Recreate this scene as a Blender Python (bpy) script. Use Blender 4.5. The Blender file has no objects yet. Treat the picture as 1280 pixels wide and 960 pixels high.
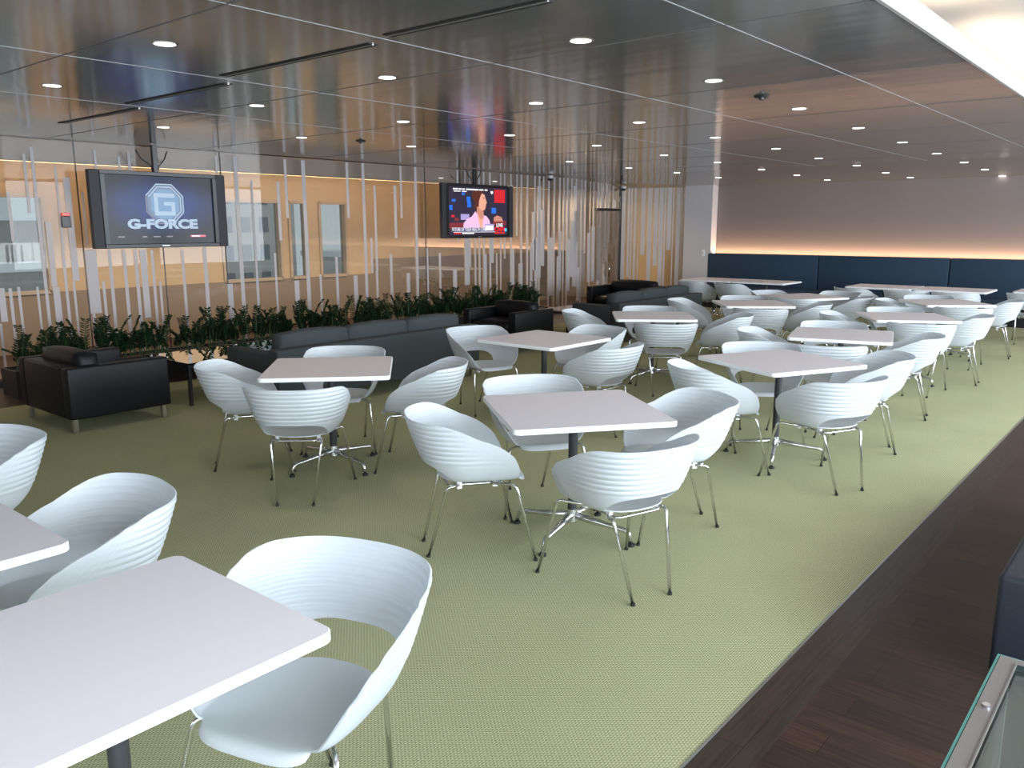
import bpy, bmesh, math, random
from mathutils import Vector, Matrix
random.seed(7)
sc = bpy.context.scene
C = sc.collection
PI = math.pi
R = math.radians

# ------------------------------------------------------------------ materials
def new_mat(name):
    m = bpy.data.materials.new(name); m.use_nodes = True
    nt = m.node_tree; b = nt.nodes['Principled BSDF']
    return m, nt, b
def pm(name, col, rough=.5, metal=0.0, spec=.5, emit=None, es=0, noise=0, nscale=20, bump=0, bscale=60):
    m, nt, b = new_mat(name)
    b.inputs['Base Color'].default_value = (*col, 1)
    b.inputs['Roughness'].default_value = rough
    b.inputs['Metallic'].default_value = metal
    b.inputs['Specular IOR Level'].default_value = spec
    if emit:
        b.inputs['Emission Color'].default_value = (*emit, 1); b.inputs['Emission Strength'].default_value = es
    if noise:
        tc = nt.nodes.new('ShaderNodeTexCoord'); n = nt.nodes.new('ShaderNodeTexNoise'); n.inputs['Scale'].default_value = nscale
        nt.links.new(tc.outputs['Object'], n.inputs['Vector'])
        mx = nt.nodes.new('ShaderNodeMix'); mx.data_type = 'RGBA'
        mx.inputs[6].default_value = (*[c*(1-noise) for c in col], 1); mx.inputs[7].default_value = (*[min(1, c*(1+noise)) for c in col], 1)
        nt.links.new(n.outputs['Fac'], mx.inputs[0]); nt.links.new(mx.outputs[2], b.inputs['Base Color'])
    if bump:
        tc = nt.nodes.new('ShaderNodeTexCoord'); n = nt.nodes.new('ShaderNodeTexNoise'); n.inputs['Scale'].default_value = bscale
        nt.links.new(tc.outputs['Object'], n.inputs['Vector'])
        bp = nt.nodes.new('ShaderNodeBump'); bp.inputs['Strength'].default_value = bump; bp.inputs['Distance'].default_value = .01
        nt.links.new(n.outputs['Fac'], bp.inputs['Height']); nt.links.new(bp.outputs['Normal'], b.inputs['Normal'])
    return m
def emat(name, col, s=1.0):
    m, nt, b = new_mat(name)
    b.inputs['Base Color'].default_value = (*[c*.2 for c in col], 1); b.inputs['Roughness'].default_value = .25
    b.inputs['Emission Color'].default_value = (*col, 1); b.inputs['Emission Strength'].default_value = s
    return m
def N(nt, t, **kw):
    n = nt.nodes.new(t)
    for k, v in kw.items(): setattr(n, k, v)
    return n

M = {}
# moulded polypropylene: slightly translucent
m, nt, b = new_mat('white_polypropylene')
b.inputs['Base Color'].default_value = (.70, .735, .765, 1); b.inputs['Roughness'].default_value = .38
tr = N(nt, 'ShaderNodeBsdfTranslucent'); tr.inputs['Color'].default_value = (.80, .84, .88, 1)
mx = N(nt, 'ShaderNodeMixShader'); mx.inputs[0].default_value = .30
nt.links.new(b.outputs[0], mx.inputs[1]); nt.links.new(tr.outputs[0], mx.inputs[2])
nt.links.new(mx.outputs[0], nt.nodes['Material Output'].inputs[0])
M['shell'] = m
M['laminate'] = pm('white_laminate', (.90, .855, .89), .3, noise=.015, nscale=300)
M['edge'] = pm('white_edge_band', (.90, .91, .92), .4)
M['chrome'] = pm('chrome', (.78, .78, .79), .13, 1)
M['alu'] = pm('polished_aluminium', (.74, .75, .76), .2, 1)
M['post'] = pm('charcoal_post', (.035, .037, .042), .4)
M['rubber'] = pm('black_rubber', (.02, .02, .02), .6)
M['leather'] = pm('black_leather', (.006, .0065, .008), .45, spec=.25, bump=.15, bscale=90)
M['charcoal'] = pm('charcoal_fabric', (.045, .052, .055), .9, noise=.2, nscale=120, bump=.2, bscale=300)
M['navy'] = pm('navy_fabric', (.022, .048, .085), .85, noise=.22, nscale=90, bump=.2, bscale=200)
M['taupe'] = pm('taupe_wall_fabric', (.26, .215, .205), .9, noise=.12, nscale=60)
M['white_paint'] = pm('white_paint', (.62, .60, .62), .6)
M['ceil_white'] = pm('white_ceiling_paint', (.46, .44, .43), .7)
M['black'] = pm('black_plastic', (.012, .012, .014), .35)
M['planter'] = pm('black_planter', (.016, .015, .016), .5)
M['soil'] = pm('dark_soil', (.03, .02, .015), .95, noise=.4, nscale=80)
M['leaf'] = pm('zz_leaf', (.013, .034, .014), .32, noise=.35, nscale=14)
M['stem'] = pm('zz_stem', (.05, .10, .03), .5)
m, nt, b = new_mat('frosted_film'); b.inputs['Base Color'].default_value = (.62, .60, .62, 1); b.inputs['Roughness'].default_value = .8
tr = N(nt, 'ShaderNodeBsdfTranslucent'); tr.inputs['Color'].default_value = (.85, .82, .80, 1); mx = N(nt, 'ShaderNodeMixShader'); mx.inputs[0].default_value = .35
nt.links.new(b.outputs[0], mx.inputs[1]); nt.links.new(tr.outputs[0], mx.inputs[2]); nt.links.new(mx.outputs[0], nt.nodes['Material Output'].inputs[0]); M['stripe'] = m
M['soffit'] = pm('taupe_soffit', (.36, .30, .26), .7)
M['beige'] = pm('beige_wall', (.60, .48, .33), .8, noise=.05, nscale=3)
M['tan_low'] = pm('tan_low_wall', (.29, .25, .215), .8, noise=.06, nscale=3)  # darker low tone painted for the dark floor's reflection in the glass
M['ledge'] = pm('dark_ledge', (.05, .047, .05), .6)
M['gravel'] = pm('pink_gravel', (.22, .15, .13), .9, noise=.5, nscale=60, bump=.5, bscale=60)
M['strip'] = pm('brushed_edge_strip', (.42, .42, .40), .35, .8)
M['slot'] = pm('black_slot', (.008, .008, .008), .6)
M['led'] = emat('warm_led', (1, .72, .36), 6)
M['led_bench'] = emat('amber_led', (1, .60, .30), 6)
M['cove'] = emat('cove_tube', (1, .78, .50), 14)
M['down'] = emat('downlight_lens', (1, .97, .93), 5)
M['trim_ring'] = pm('downlight_trim', (.7, .7, .7), .2, 1)
M['bulb_red'] = emat('red_lens', (.9, .08, .05), .5)
M['building'] = pm('pale_stone', (.55, .52, .50), .8, noise=.06, nscale=1)
M['bwin'] = pm('dark_window_glass', (.20, .21, .23), .3)
M['snow'] = pm('snowy_roof', (.85, .86, .90), .8)
M['concrete'] = pm('concrete', (.40, .38, .36), .8, noise=.1, nscale=4)
M['mullion'] = pm('beige_window_frame', (.50, .43, .35), .5)
M['orange'] = pm('orange_steel', (.60, .16, .07), .5)

# clear glass panel: transparent + fresnel reflection
def glass(name, tint, ior=1.5, boost=1.0, rough=.0):
    m = bpy.data.materials.new(name); m.use_nodes = True; nt = m.node_tree; nt.nodes.clear()
    out = N(nt, 'ShaderNodeOutputMaterial'); t = N(nt, 'ShaderNodeBsdfTransparent'); t.inputs['Color'].default_value = (*tint, 1)
    g = N(nt, 'ShaderNodeBsdfGlossy'); g.inputs['Roughness'].default_value = rough; g.inputs['Color'].default_value = (1, 1, 1, 1)
    f = N(nt, 'ShaderNodeFresnel'); f.inputs['IOR'].default_value = ior
    mu = N(nt, 'ShaderNodeMath', operation='MULTIPLY'); mu.inputs[1].default_value = boost; mu.use_clamp = True
    x = N(nt, 'ShaderNodeMixShader')
    nt.links.new(f.outputs[0], mu.inputs[0]); nt.links.new(mu.outputs[0], x.inputs[0])
    nt.links.new(t.outputs[0], x.inputs[1]); nt.links.new(g.outputs[0], x.inputs[2]); nt.links.new(x.outputs[0], out.inputs[0])
    return m
M['glass'] = glass('partition_glass', (.82, .79, .76), 1.45, .5)
M['tableglass'] = glass('coffee_table_glass', (.55, .62, .60), 1.6, 2.0)
M['caseglass'] = glass('case_glass', (.78, .84, .83), 1.45, .6)
M['glass_edge'] = pm('green_glass_edge', (.08, .34, .30), .15)
M['case_strip'] = pm('case_frame', (.20, .19, .18), .35, .3)

# carpet: pale green woven rib
m, nt, b = new_mat('green_woven_carpet')
geo = N(nt, 'ShaderNodeNewGeometry')
sep = N(nt, 'ShaderNodeSeparateXYZ'); nt.links.new(geo.outputs['Position'], sep.inputs[0])
def mth(op, a, bb=None, c=None):
    n = N(nt, 'ShaderNodeMath', operation=op)
    for i, v in enumerate((a, bb, c)):
        if v is None: continue
        if isinstance(v, (int, float)): n.inputs[i].default_value = v
        else: nt.links.new(v, n.inputs[i])
    return n.outputs[0]
sx = mth('SINE', mth('MULTIPLY', sep.outputs['X'], 2*PI/.0095))
sy = mth('SINE', mth('ADD', mth('MULTIPLY', sep.outputs['Y'], 2*PI/.016), mth('MULTIPLY', mth('FLOOR', mth('DIVIDE', sep.outputs['X'], .0095)), PI)))
rib = mth('ADD', mth('MULTIPLY', sx, .55), mth('MULTIPLY', sy, .45))
fac = mth('ADD', mth('MULTIPLY', rib, .42), .55); 
nz = N(nt, 'ShaderNodeTexNoise'); nz.inputs['Scale'].default_value = 160; nz.inputs['Detail'].default_value = 2
nt.links.new(geo.outputs['Position'], nz.inputs['Vector'])
nz2 = N(nt, 'ShaderNodeTexNoise'); nz2.inputs['Scale'].default_value = 1.2
nt.links.new(geo.outputs['Position'], nz2.inputs['Vector'])
fac = mth('ADD', fac, mth('MULTIPLY', mth('SUBTRACT', nz.outputs['Fac'], .5), .9))
fac = mth('ADD', fac, mth('MULTIPLY', mth('SUBTRACT', nz2.outputs['Fac'], .5), .25))
cr = N(nt, 'ShaderNodeValToRGB'); cr.color_ramp.elements[0].position = .05; cr.color_ramp.elements[0].color = (.17, .175, .12, 1)
cr.color_ramp.elements[1].position = .95; cr.color_ramp.elements[1].color = (.57, .57, .36, 1)
e = cr.color_ramp.elements.new(.5); e.color = (.365, .362, .197, 1)
nt.links.new(fac, cr.inputs[0]); nt.links.new(cr.outputs[0], b.inputs['Base Color'])
b.inputs['Roughness'].default_value = .95; b.inputs['Specular IOR Level'].default_value = .15
bp = N(nt, 'ShaderNodeBump'); bp.inputs['Strength'].default_value = .5; bp.inputs['Distance'].default_value = .003
nt.links.new(fac, bp.inputs['Height']); nt.links.new(bp.outputs[0], b.inputs['Normal'])
M['carpet'] = m

# dark wood planks running across (along X)
def wood(name, c1, c2, plank=.14, length=1.6, along='X', rough=.42):
    m, nt, b = new_mat(name)
    geo = N(nt, 'ShaderNodeNewGeometry'); mp = N(nt, 'ShaderNodeMapping')
    nt.links.new(geo.outputs['Position'], mp.inputs[0])
    if along == 'Y': mp.inputs['Rotation'].default_value = (0, 0, PI/2)
    br = N(nt, 'ShaderNodeTexBrick'); br.inputs['Scale'].default_value = 1; br.inputs['Brick Width'].default_value = length; br.inputs['Row Height'].default_value = plank
    br.inputs['Mortar Size'].default_value = .0015; br.inputs['Color1'].default_value = (*c1, 1); br.inputs['Color2'].default_value = (*c2, 1); br.inputs['Mortar'].default_value = (.005, .004, .003, 1)
    nt.links.new(mp.outputs[0], br.inputs['Vector'])
    mp2 = N(nt, 'ShaderNodeMapping'); mp2.inputs['Scale'].default_value = (1.5, 22, 1); nt.links.new(mp.outputs[0], mp2.inputs[0])
    nz = N(nt, 'ShaderNodeTexNoise'); nz.inputs['Scale'].default_value = 3; nz.inputs['Detail'].default_value = 6; nt.links.new(mp2.outputs[0], nz.inputs['Vector'])
    mr = N(nt, 'ShaderNodeMapRange'); mr.inputs[1].default_value = .3; mr.inputs[2].default_value = .7; mr.inputs[3].default_value = .55; mr.inputs[4].default_value = 1.35
    nt.links.new(nz.outputs['Fac'], mr.inputs[0])
    mu = N(nt, 'ShaderNodeMix', data_type='RGBA', blend_type='MULTIPLY'); mu.inputs[0].default_value = 1
    nt.links.new(br.outputs['Color'], mu.inputs[6]); nt.links.new(mr.outputs[0], mu.inputs[7]); nt.links.new(mu.outputs[2], b.inputs['Base Color'])
    b.inputs['Roughness'].default_value = rough; b.inputs['Specular IOR Level'].default_value = .35
    return m
M['wood'] = wood('dark_wood_planks', (.028, .015, .011), (.050, .024, .017), along='X')
M['wood_border'] = wood('dark_wood_border', (.036, .024, .018), (.046, .028, .020), plank=.2, along='Y')

# glossy perforated metal ceiling
m, nt, b = new_mat('glossy_metal_ceiling')
geo = N(nt, 'ShaderNodeNewGeometry')
b.inputs['Metallic'].default_value = .55; b.inputs['Roughness'].default_value = .135
sep = N(nt, 'ShaderNodeSeparateXYZ'); nt.links.new(geo.outputs['Position'], sep.inputs[0])
sx = mth('SINE', mth('MULTIPLY', sep.outputs['Y'], 2*PI/.03))
mr = N(nt, 'ShaderNodeMapRange'); mr.inputs[1].default_value = -1; mr.inputs[2].default_value = 1; mr.inputs[3].default_value = .24; mr.inputs[4].default_value = .31
nt.links.new(sx, mr.inputs[0])
cc = N(nt, 'ShaderNodeCombineColor'); nt.links.new(mr.outputs[0], cc.inputs[0]); nt.links.new(mth('MULTIPLY', mr.outputs[0], 1.02), cc.inputs[1]); nt.links.new(mr.outputs[0], cc.inputs[2])
nt.links.new(cc.outputs[0], b.inputs['Base Color'])
mp = N(nt, 'ShaderNodeMapping'); mp.inputs['Scale'].default_value = (.22, 2.4, 1); nt.links.new(geo.outputs['Position'], mp.inputs[0])
nz = N(nt, 'ShaderNodeTexNoise'); nz.inputs['Scale'].default_value = 1.5; nz.inputs['Detail'].default_value = 1; nt.links.new(mp.outputs[0], nz.inputs['Vector'])
bp = N(nt, 'ShaderNodeBump'); bp.inputs['Strength'].default_value = .22; bp.inputs['Distance'].default_value = .012
nt.links.new(nz.outputs['Fac'], bp.inputs['Height']); nt.links.new(bp.outputs[0], b.inputs['Normal'])
M['ceiling'] = m

# ------------------------------------------------------------------ geometry helpers
class MB:
    def __init__(s): s.v = []; s.f = []; s.m = []
    def add(s, vs, fs, mi=0):
        o = len(s.v); s.v += [tuple(p) for p in vs]; s.f += [tuple(i+o for i in f) for f in fs]; s.m += [mi]*len(fs); return s
    def box(s, x0, x1, y0, y1, z0, z1, mi=0, bev=0, seg=2, bulge=0):
        bm = bmesh.new()
        bmesh.ops.create_cube(bm, size=1)
        for v in bm.verts: v.co = Vector((x0+(x1-x0)*(v.co.x+.5), y0+(y1-y0)*(v.co.y+.5), z0+(z1-z0)*(v.co.z+.5)))
        if bulge:
            bmesh.ops.subdivide_edges(bm, edges=bm.edges[:], cuts=5, use_grid_fill=True)
            cx, cy, cz = (x0+x1)/2, (y0+y1)/2, (z0+z1)/2; hx, hy, hz = (x1-x0)/2, (y1-y0)/2, (z1-z0)/2
            for v in bm.verts:
                a, bb, c = (v.co.x-cx)/hx, (v.co.y-cy)/hy, (v.co.z-cz)/hz
                q = (1-a*a)*(1-bb*bb)+(1-a*a)*(1-c*c)+(1-bb*bb)*(1-c*c)
                l = math.sqrt(a*a+bb*bb+c*c); k = 1-.10*max(0, l-1.15)
                v.co = Vector((cx+a*hx*k, cy+bb*hy*k, cz+c*hz*k))
                n = Vector((a if abs(a) > .99 else 0, bb if abs(bb) > .99 else 0, c if abs(c) > .99 else 0))
                if n.length > 0 and q > 0: v.co += n.normalized()*bulge*min(1, q)
        if bev: bmesh.ops.bevel(bm, geom=bm.edges[:] if not bulge else [], offset=bev, segments=seg, affect='EDGES', profile=.5)
        bm.verts.index_update()
        s.add([v.co.copy() for v in bm.verts], [[v.index for v in f.verts] for f in bm.faces], mi); bm.free(); return s
    def tube(s, path, r, n=10, mi=0, cap=True, r2=None):
        P = [Vector(p) for p in path]; rings = []
        up = None
        for i, p in enumerate(P):
            t = (P[min(i+1, len(P)-1)]-P[max(i-1, 0)]).normalized()
            if up is None: up = Vector((0, 0, 1)) if abs(t.z) < .9 else Vector((1, 0, 0))
            a = (up-t*up.dot(t)).normalized(); up = a; c = t.cross(a)
            rr = r if r2 is None else r+(r2-r)*i/(len(P)-1)
            rings.append([p+a*rr*math.cos(2*PI*k/n)+c*rr*math.sin(2*PI*k/n) for k in range(n)])
        vs = [q for rg in rings for q in rg]; fs = []
        for i in range(len(P)-1):
            for k in range(n): fs.append((i*n+k, i*n+(k+1) % n, (i+1)*n+(k+1) % n, (i+1)*n+k))
        if cap: fs.append(tuple(range(n-1, -1, -1))); fs.append(tuple((len(P)-1)*n+k for k in range(n)))
        return s.add(vs, fs, mi)
    def cyl(s, x, y, z0, z1, r, n=24, mi=0, r1=None):
        r1 = r if r1 is None else r1
        vs = [(x+r*math.cos(2*PI*k/n), y+r*math.sin(2*PI*k/n), z0) for k in range(n)]+[(x+r1*math.cos(2*PI*k/n), y+r1*math.sin(2*PI*k/n), z1) for k in range(n)]
        fs = [(k, (k+1) % n, n+(k+1) % n, n+k) for k in range(n)]+[tuple(range(n-1, -1, -1)), tuple(range(n, 2*n))]
        return s.add(vs, fs, mi)
    def poly(s, pts, mi=0): return s.add(pts, [tuple(range(len(pts)))], mi)
    def build(s, name, mats, parent=None, smooth=False, angle=None):
        me = bpy.data.meshes.new(name); me.from_pydata(s.v, [], s.f)
        if not isinstance(mats, (list, tuple)): mats = [mats]
        for mm in mats: me.materials.append(mm)
        me.polygons.foreach_set('material_index', s.m)
        bm = bmesh.new(); bm.from_mesh(me); bmesh.ops.recalc_face_normals(bm, faces=bm.faces)
        bm.to_mesh(me); bm.free()
        if smooth or angle:
            me.polygons.foreach_set('use_smooth', [True]*len(me.polygons))
            if angle: me.set_sharp_from_angle(angle=R(angle))
        me.update()
        o = bpy.data.objects.new(name, me); C.objects.link(o)
        if parent: o.parent = parent
        return o
def bend(path, rad, n=5):
    P = [Vector(p) for p in path]; out = [P[0]]
    for i in range(1, len(P)-1):
        a, b_, c = P[i-1], P[i], P[i+1]; u = (a-b_); v = (c-b_); r = min(rad, u.length*.49, v.length*.49)
        A, B = b_+u.normalized()*r, b_+v.normalized()*r
        for k in range(n+1):
            t = k/n; out.append(A*(1-t)**2+b_*2*t*(1-t)+B*t*t)
    out.append(P[-1]); return out
def thing(name, label, cat, loc=(0, 0, 0), rz=0, group=None):
    o = bpy.data.objects.new(name, None); C.objects.link(o); o.empty_display_size = .1
    o.location = loc; o.rotation_euler = (0, 0, rz); return tag(o, label, cat, group)
def tag(o, label, cat, group=None):
    o['label'] = label; o['category'] = cat
    if group: o['group'] = group
    return o
def struct(o): o['kind'] = 'structure'; return o
def copy_tree(o, parent=None):
    c = o.copy(); C.objects.link(c)
    if parent: c.parent = parent
    for ch in list(o.children): copy_tree(ch, c)
    return c
def one(name, mats, fn, parent=None, **k):
    mb = MB(); fn(mb); return mb.build(name, mats, parent, **k)
ORD = ['first', 'second', 'third', 'fourth', 'fifth', 'sixth', 'seventh', 'eighth', 'ninth', 'tenth', 'eleventh', 'twelfth', 'thirteenth', 'fourteenth', 'fifteenth']

# ------------------------------------------------------------------ camera (solved from the photo)
F_PX, PITCH, ROLL, YAW, CH = 1028.95, .18983, -.0016, .69685, 1.72147
fw = Vector((-math.sin(YAW)*math.cos(PITCH), math.cos(YAW)*math.cos(PITCH), -math.sin(PITCH)))
rt = Vector((math.cos(YAW), math.sin(YAW), 0)); up = rt.cross(fw)
r2 = rt*math.cos(ROLL)+up*math.sin(ROLL); u2 = -rt*math.sin(ROLL)+up*math.cos(ROLL)
cam = bpy.data.cameras.new('camera'); co = bpy.data.objects.new('camera', cam); C.objects.link(co)
cam.sensor_width = 36; cam.lens = F_PX/1280*36; cam.clip_start = .05
co.matrix_world = Matrix(((r2.x, u2.x, -fw.x, 0), (r2.y, u2.y, -fw.y, 0), (r2.z, u2.z, -fw.z, CH), (0, 0, 0, 1)))
sc.camera = co

# ------------------------------------------------------------------ room shell
HC = 2.72; GX = -10.35; CE = -1.10; BY = 17.0; CX = -1.28
CARPET_L = -8.75
struct(one('floor', M['carpet'], lambda b: b.box(CARPET_L, CE-.012, -3.2, BY, -.1, 0)))
struct(one('floor', M['wood'], lambda b: b.box(CE+.17, 3.6, -3.2, BY, -.1, 0)))
struct(one('trim_1', M['wood_border'], lambda b: b.box(CE-.004, CE+.17, -3.2, BY, -.1, .0005)))
struct(one('trim_2', M['strip'], lambda b: b.box(CE-.012, CE-.004, -3.2, BY, -.1, .003)))
struct(one('floor', M['wood'], lambda b: b.box(-14.2, CARPET_L, -3.2, BY+1, -.1, 0)))
# ceiling of glossy metal panels, gently lower toward the bench wall
YS, ZB = 14.5, 2.566
def ceil_z(y): return HC if y < YS else HC+(ZB-HC)*(y-YS)/(BY-YS)
c_ = MB()
c_.add([(-13.2, -3.2, HC), (CX, -3.2, HC), (CX, YS, HC), (-13.2, YS, HC), (CX, BY, ZB), (-13.2, BY, ZB)], [(0, 1, 2, 3), (3, 2, 4, 5)])
ceil = struct(c_.build('ceiling', M['ceiling']))
M['reveal'] = pm('grey_reveal', (.30, .30, .30), .5, .3)
# panel seams (light reveal lines) running with the room and faint ones across it
def seam(k, x):
    struct(one('trim_%d' % k, M['reveal'], lambda b: b.box(x-.004, x+.004, -3.2, YS, HC-.002, HC+.01)))
for k, x in enumerate((-2.02, -3.58, -5.35, -7.1)): seam(3+k, x)
M['seam_dark'] = pm('dark_reveal', (.13, .13, .13), .5)
def xseams(b):
    for y in (.4, 2.25, 4.1, 5.95, 7.8, 9.65, 11.5, 13.35): b.box(GX, CX, y-.004, y+.004, HC-.002, HC+.01)
struct(one('trim_8', M['seam_dark'], xseams))
# edge fascia and the higher white ceiling with its cove lighting
M['fascia'] = pm('white_fascia_paint', (.38, .365, .35), .6)
struct(one('trim_9', M['fascia'], lambda b: b.box(CX, CX+.02, -3.2, BY, HC-.01, HC+.10)))
uc = MB(); uc.box(-2.3, 3.6, -3.2, BY, 3.10, 3.2); uc.box(-2.32, -2.3, -3.2, BY, HC+.02, 3.1); struct(uc.build('ceiling', M['ceil_white']))
for i, (y0, y1) in enumerate(((2.9, 6.0), (6.75, 10.4), (11.0, 14.4), (-.6, 2.3))):
    t = one('cove_light_tube', M['cove'], lambda b: b.tube([(CX-.16, y0, HC+.06), (CX-.16, y1, HC+.06)], .025, 12), smooth=True)
    tag(t, ['warm cove light tube glowing above the white ceiling edge, nearest stretch in view', 'warm cove light tube above ceiling edge, second stretch after the dark gap', 'warm cove light tube above ceiling edge toward the navy bench', 'warm cove light tube above ceiling edge overhead beside the camera'][i], 'light', 'cove light tubes')
    ld = bpy.data.lights.new('cove_lamp', 'AREA'); ld.shape = 'RECTANGLE'; ld.size = y1-y0; ld.size_y = .12; ld.energy = 15*(y1-y0)/3.4; ld.color = (1, .80, .56)
    lo = bpy.data.objects.new('cove_lamp', ld); C.objects.link(lo); lo.location = (CX-.13, (y0+y1)/2, HC+.10); lo.rotation_euler = (R(198), 0, R(90))
# back wall, column
struct(one('wall_back', M['taupe'], lambda b: b.box(-8.35, 3.6, BY, BY+.2, 0, 3.1)))
struct(one('trim_10', M['white_paint'], lambda b: b.box(-9.02, -8.36, BY-.25, BY+.2, 0, 2.62)))
# right side: window wall outside the frame
wr = MB()
wr.box(3.5, 3.7, -3.2, BY, 0, .25); wr.box(3.5, 3.7, -3.2, BY, 3.0, 3.2)
for y in range(-3, 18, 2): wr.box(3.5, 3.7, y-.1, y+.1, .25, 3.0)
struct(wr.build('wall_right', M['white_paint']))
for i in range(10):
    y = -3+2*i
    struct(one('window_%d' % (i+1), M['caseglass'], lambda b: b.box(3.6, 3.606, y+.1, y+1.9, .25, 3.0)))
struct(one('wall_front', M['white_paint'], lambda b: b.box(-14.2, 3.6, -3.4, -3.2, 0, 3.2)))

# ------------------------------------------------------------------ glass partition on the left
ang_pts = [(GX, -3.2), (GX, 16.2), (-9.02, 16.95)]
gl = MB()
gl.add([(GX, -3.2, 0), (GX, 16.2, 0), (GX, 16.2, HC-.11), (GX, YS, HC), (GX, -3.2, HC)], [(0, 1, 2, 3, 4)])
gl.add([(GX, 16.2, 0), (-9.02, 16.95, 0), (-9.02, 16.95, 2.57), (GX, 16.2, 2.62)], [(0, 1, 2, 3)])
wl = struct(gl.build('wall_left', M['glass']))
# frosted stripes: (y, z0, z1, width) read off the photograph
fx, fy = Vector((0, 0, CH)), None
def ray(px, py): return fw*F_PX+r2*(px-640)-u2*(py-480)
def on_glass(px, py):
    d = ray(px, py); t = GX/d.x; return Vector((0, 0, CH))+d*t
S1 = [(7,600,28,565,685),(12,780,12,690,900),(40,340,14,225,400),(50,700,14,565,900),(88,150,12,90,300),(80,700,12,560,900),(136,330,14,68,700),(140,650,10,560,790),
 (178,430,24,330,560),(205,630,28,560,700),(210,300,10,135,430),(238,600,12,430,800),(245,300,28,175,540),(270,650,10,540,790),(300,340,10,225,420),(335,120,10,78,152),
 (330,560,46,430,655),(333,690,12,655,790),(372,620,12,540,760),(400,600,14,430,760),(420,130,10,100,155),(455,120,12,85,155),(450,600,14,430,760),(490,600,14,430,760),
 (512,550,26,430,670),(548,600,12,430,760),(570,620,10,540,760),(655,600,12,430,740),(730,560,16,420,740),(762,130,10,98,160),(846,400,16,100,700),(815,620,22,550,740),(893,300,8,190,540),(910,600,10,530,720)]
S2 = [(183,250,12,125,360),(155,330,14,215,450),(52,350,10,210,500),(263,400,17,130,760),(72,670,12,600,790),(145,620,10,500,790),(228,660,22,610,770),(323,640,10,585,770),
 (388,620,12,515,760),(428,240,12,138,360),(497,400,13,140,740),(463,630,18,590,740),(540,320,10,230,570),(549,640,10,570,740),(526,500,9,440,580),(605,600,12,505,740),
 (620,330,12,230,440),(642,250,9,150,360),(704,400,11,150,730),(672,630,15,580,730),(748,450,8,480,730),(800,580,9,500,720),(860,620,17,565,720)]
st = MB()
def stripe(y, z0, z1, w, mb=st):
    zt = HC-.03 if y < YS else HC-.03-.066*(y-YS)
    k_ = .0012*(len(mb.f)//6 % 9); z0 = max(0, z0); z1 = min(zt, z1)
    mb.box(GX+.004+k_, GX+.0045+k_, y-w/2, y+w/2, z0, z1)
for (o, S) in (((0, 160, 2.824), S1), ((300, 160, 3.2), S2)):
    for x, ym, w, t, bt in S:
        P = on_glass(o[0]+x/o[2], o[1]+ym/o[2])
        zt = on_glass(o[0]+x/o[2], o[1]+t/o[2]).z; zb = on_glass(o[0]+x/o[2], o[1]+bt/o[2]).z
        w2 = on_glass(o[0]+(x+w)/o[2], o[1]+ym/o[2]).y-P.y
        if bt >= 700: zb = .0
        stripe(P.y, zb, zt, w2*.85)
rg = random.Random(5)
y = on_glass(573, 330).y
while y < 16.15:
    w = rg.choice((.03, .035, .045, .05))
    k = rg.random()
    if k < .5: stripe(y, 0, 2.7, w)
    elif k < .7: stripe(y, 0, rg.uniform(.9, 1.6), w)
    else: stripe(y, rg.uniform(.9, 1.6), 2.7, w)
    y += w+rg.uniform(.07, .15)
for _ in range(26):
    y = rg.uniform(10.9, 16.0); z0 = rg.uniform(.1, 1.3); stripe(y, z0, z0+rg.uniform(.6, 1.3), rg.uniform(.08, .12))
y = 2.9
while y > -3: stripe(y, rg.choice((0, 0, .8)), rg.choice((1.2, 2.68, 2.68)), .06); y -= rg.uniform(.18, .35)
struct(st.build('frosted_stripes', M['stripe'], wl))
st2 = MB(); d = Vector((1.33, .75, 0)); L = d.length; d.normalize(); nn = Vector((d.y, -d.x, 0))
t = .03
while t < L-.05:
    w = rg.choice((.025, .035, .05, .09)); z0 = rg.choice((0, 0, 0, rg.uniform(.3, 1.2))); z1 = rg.choice((2.55, 2.55, 2.55, rg.uniform(1.3, 2.2)))
    p = Vector((GX, 16.2, 0))+d*t+nn*.006; q = p+d*w
    st2.poly([(p.x, p.y, z0), (q.x, q.y, z0), (q.x, q.y, z1), (p.x, p.y, z1)]); t += w+rg.uniform(.02, .06)
struct(st2.build('frosted_stripes', M['stripe'], wl))
def joints(b):
    for px in (103, 203, 281, 532, 688):
        yy = on_glass(px, 300).y; b.box(GX+.001, GX+.009, yy-.006, yy+.006, 0, HC-.02)
    b.box(GX-.02, GX+.03, 16.17, 16.22, 0, 2.6)
struct(one('glass_joints', M['black'], joints, wl))
# ledge with gravel at the foot of the glass
struct(one('trim_11', M['ledge'], lambda b: b.box(GX+.02, GX+.42, -3.2, 13.6, 0, .07)))
gb = one('trim_12', M['gravel'], lambda b: b.box(GX+.03, GX+.38, -3.2, 13.5, .07, .085)); struct(gb)
# glass door near the far end: closer rail, pull handle, lock
dr = one('door_1', M['glass'], lambda b: b.box(GX+.012, GX+.022, 15.22, 16.12, .02, 2.06)); struct(dr)
one('door_rail', M['black'], lambda b: b.box(GX+.01, GX+.05, 15.25, 16.12, 2.04, 2.10, bev=.005), dr)
one('pull_handle', M['chrome'], lambda b: b.tube([(GX+.06, 15.70, .60), (GX+.06, 15.70, .92)], .016, 10), dr, smooth=True)
one('floor_lock', M['chrome'], lambda b: b.box(GX+.02, GX+.05, 15.30, 15.40, .0, .06, bev=.006), dr)
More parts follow.
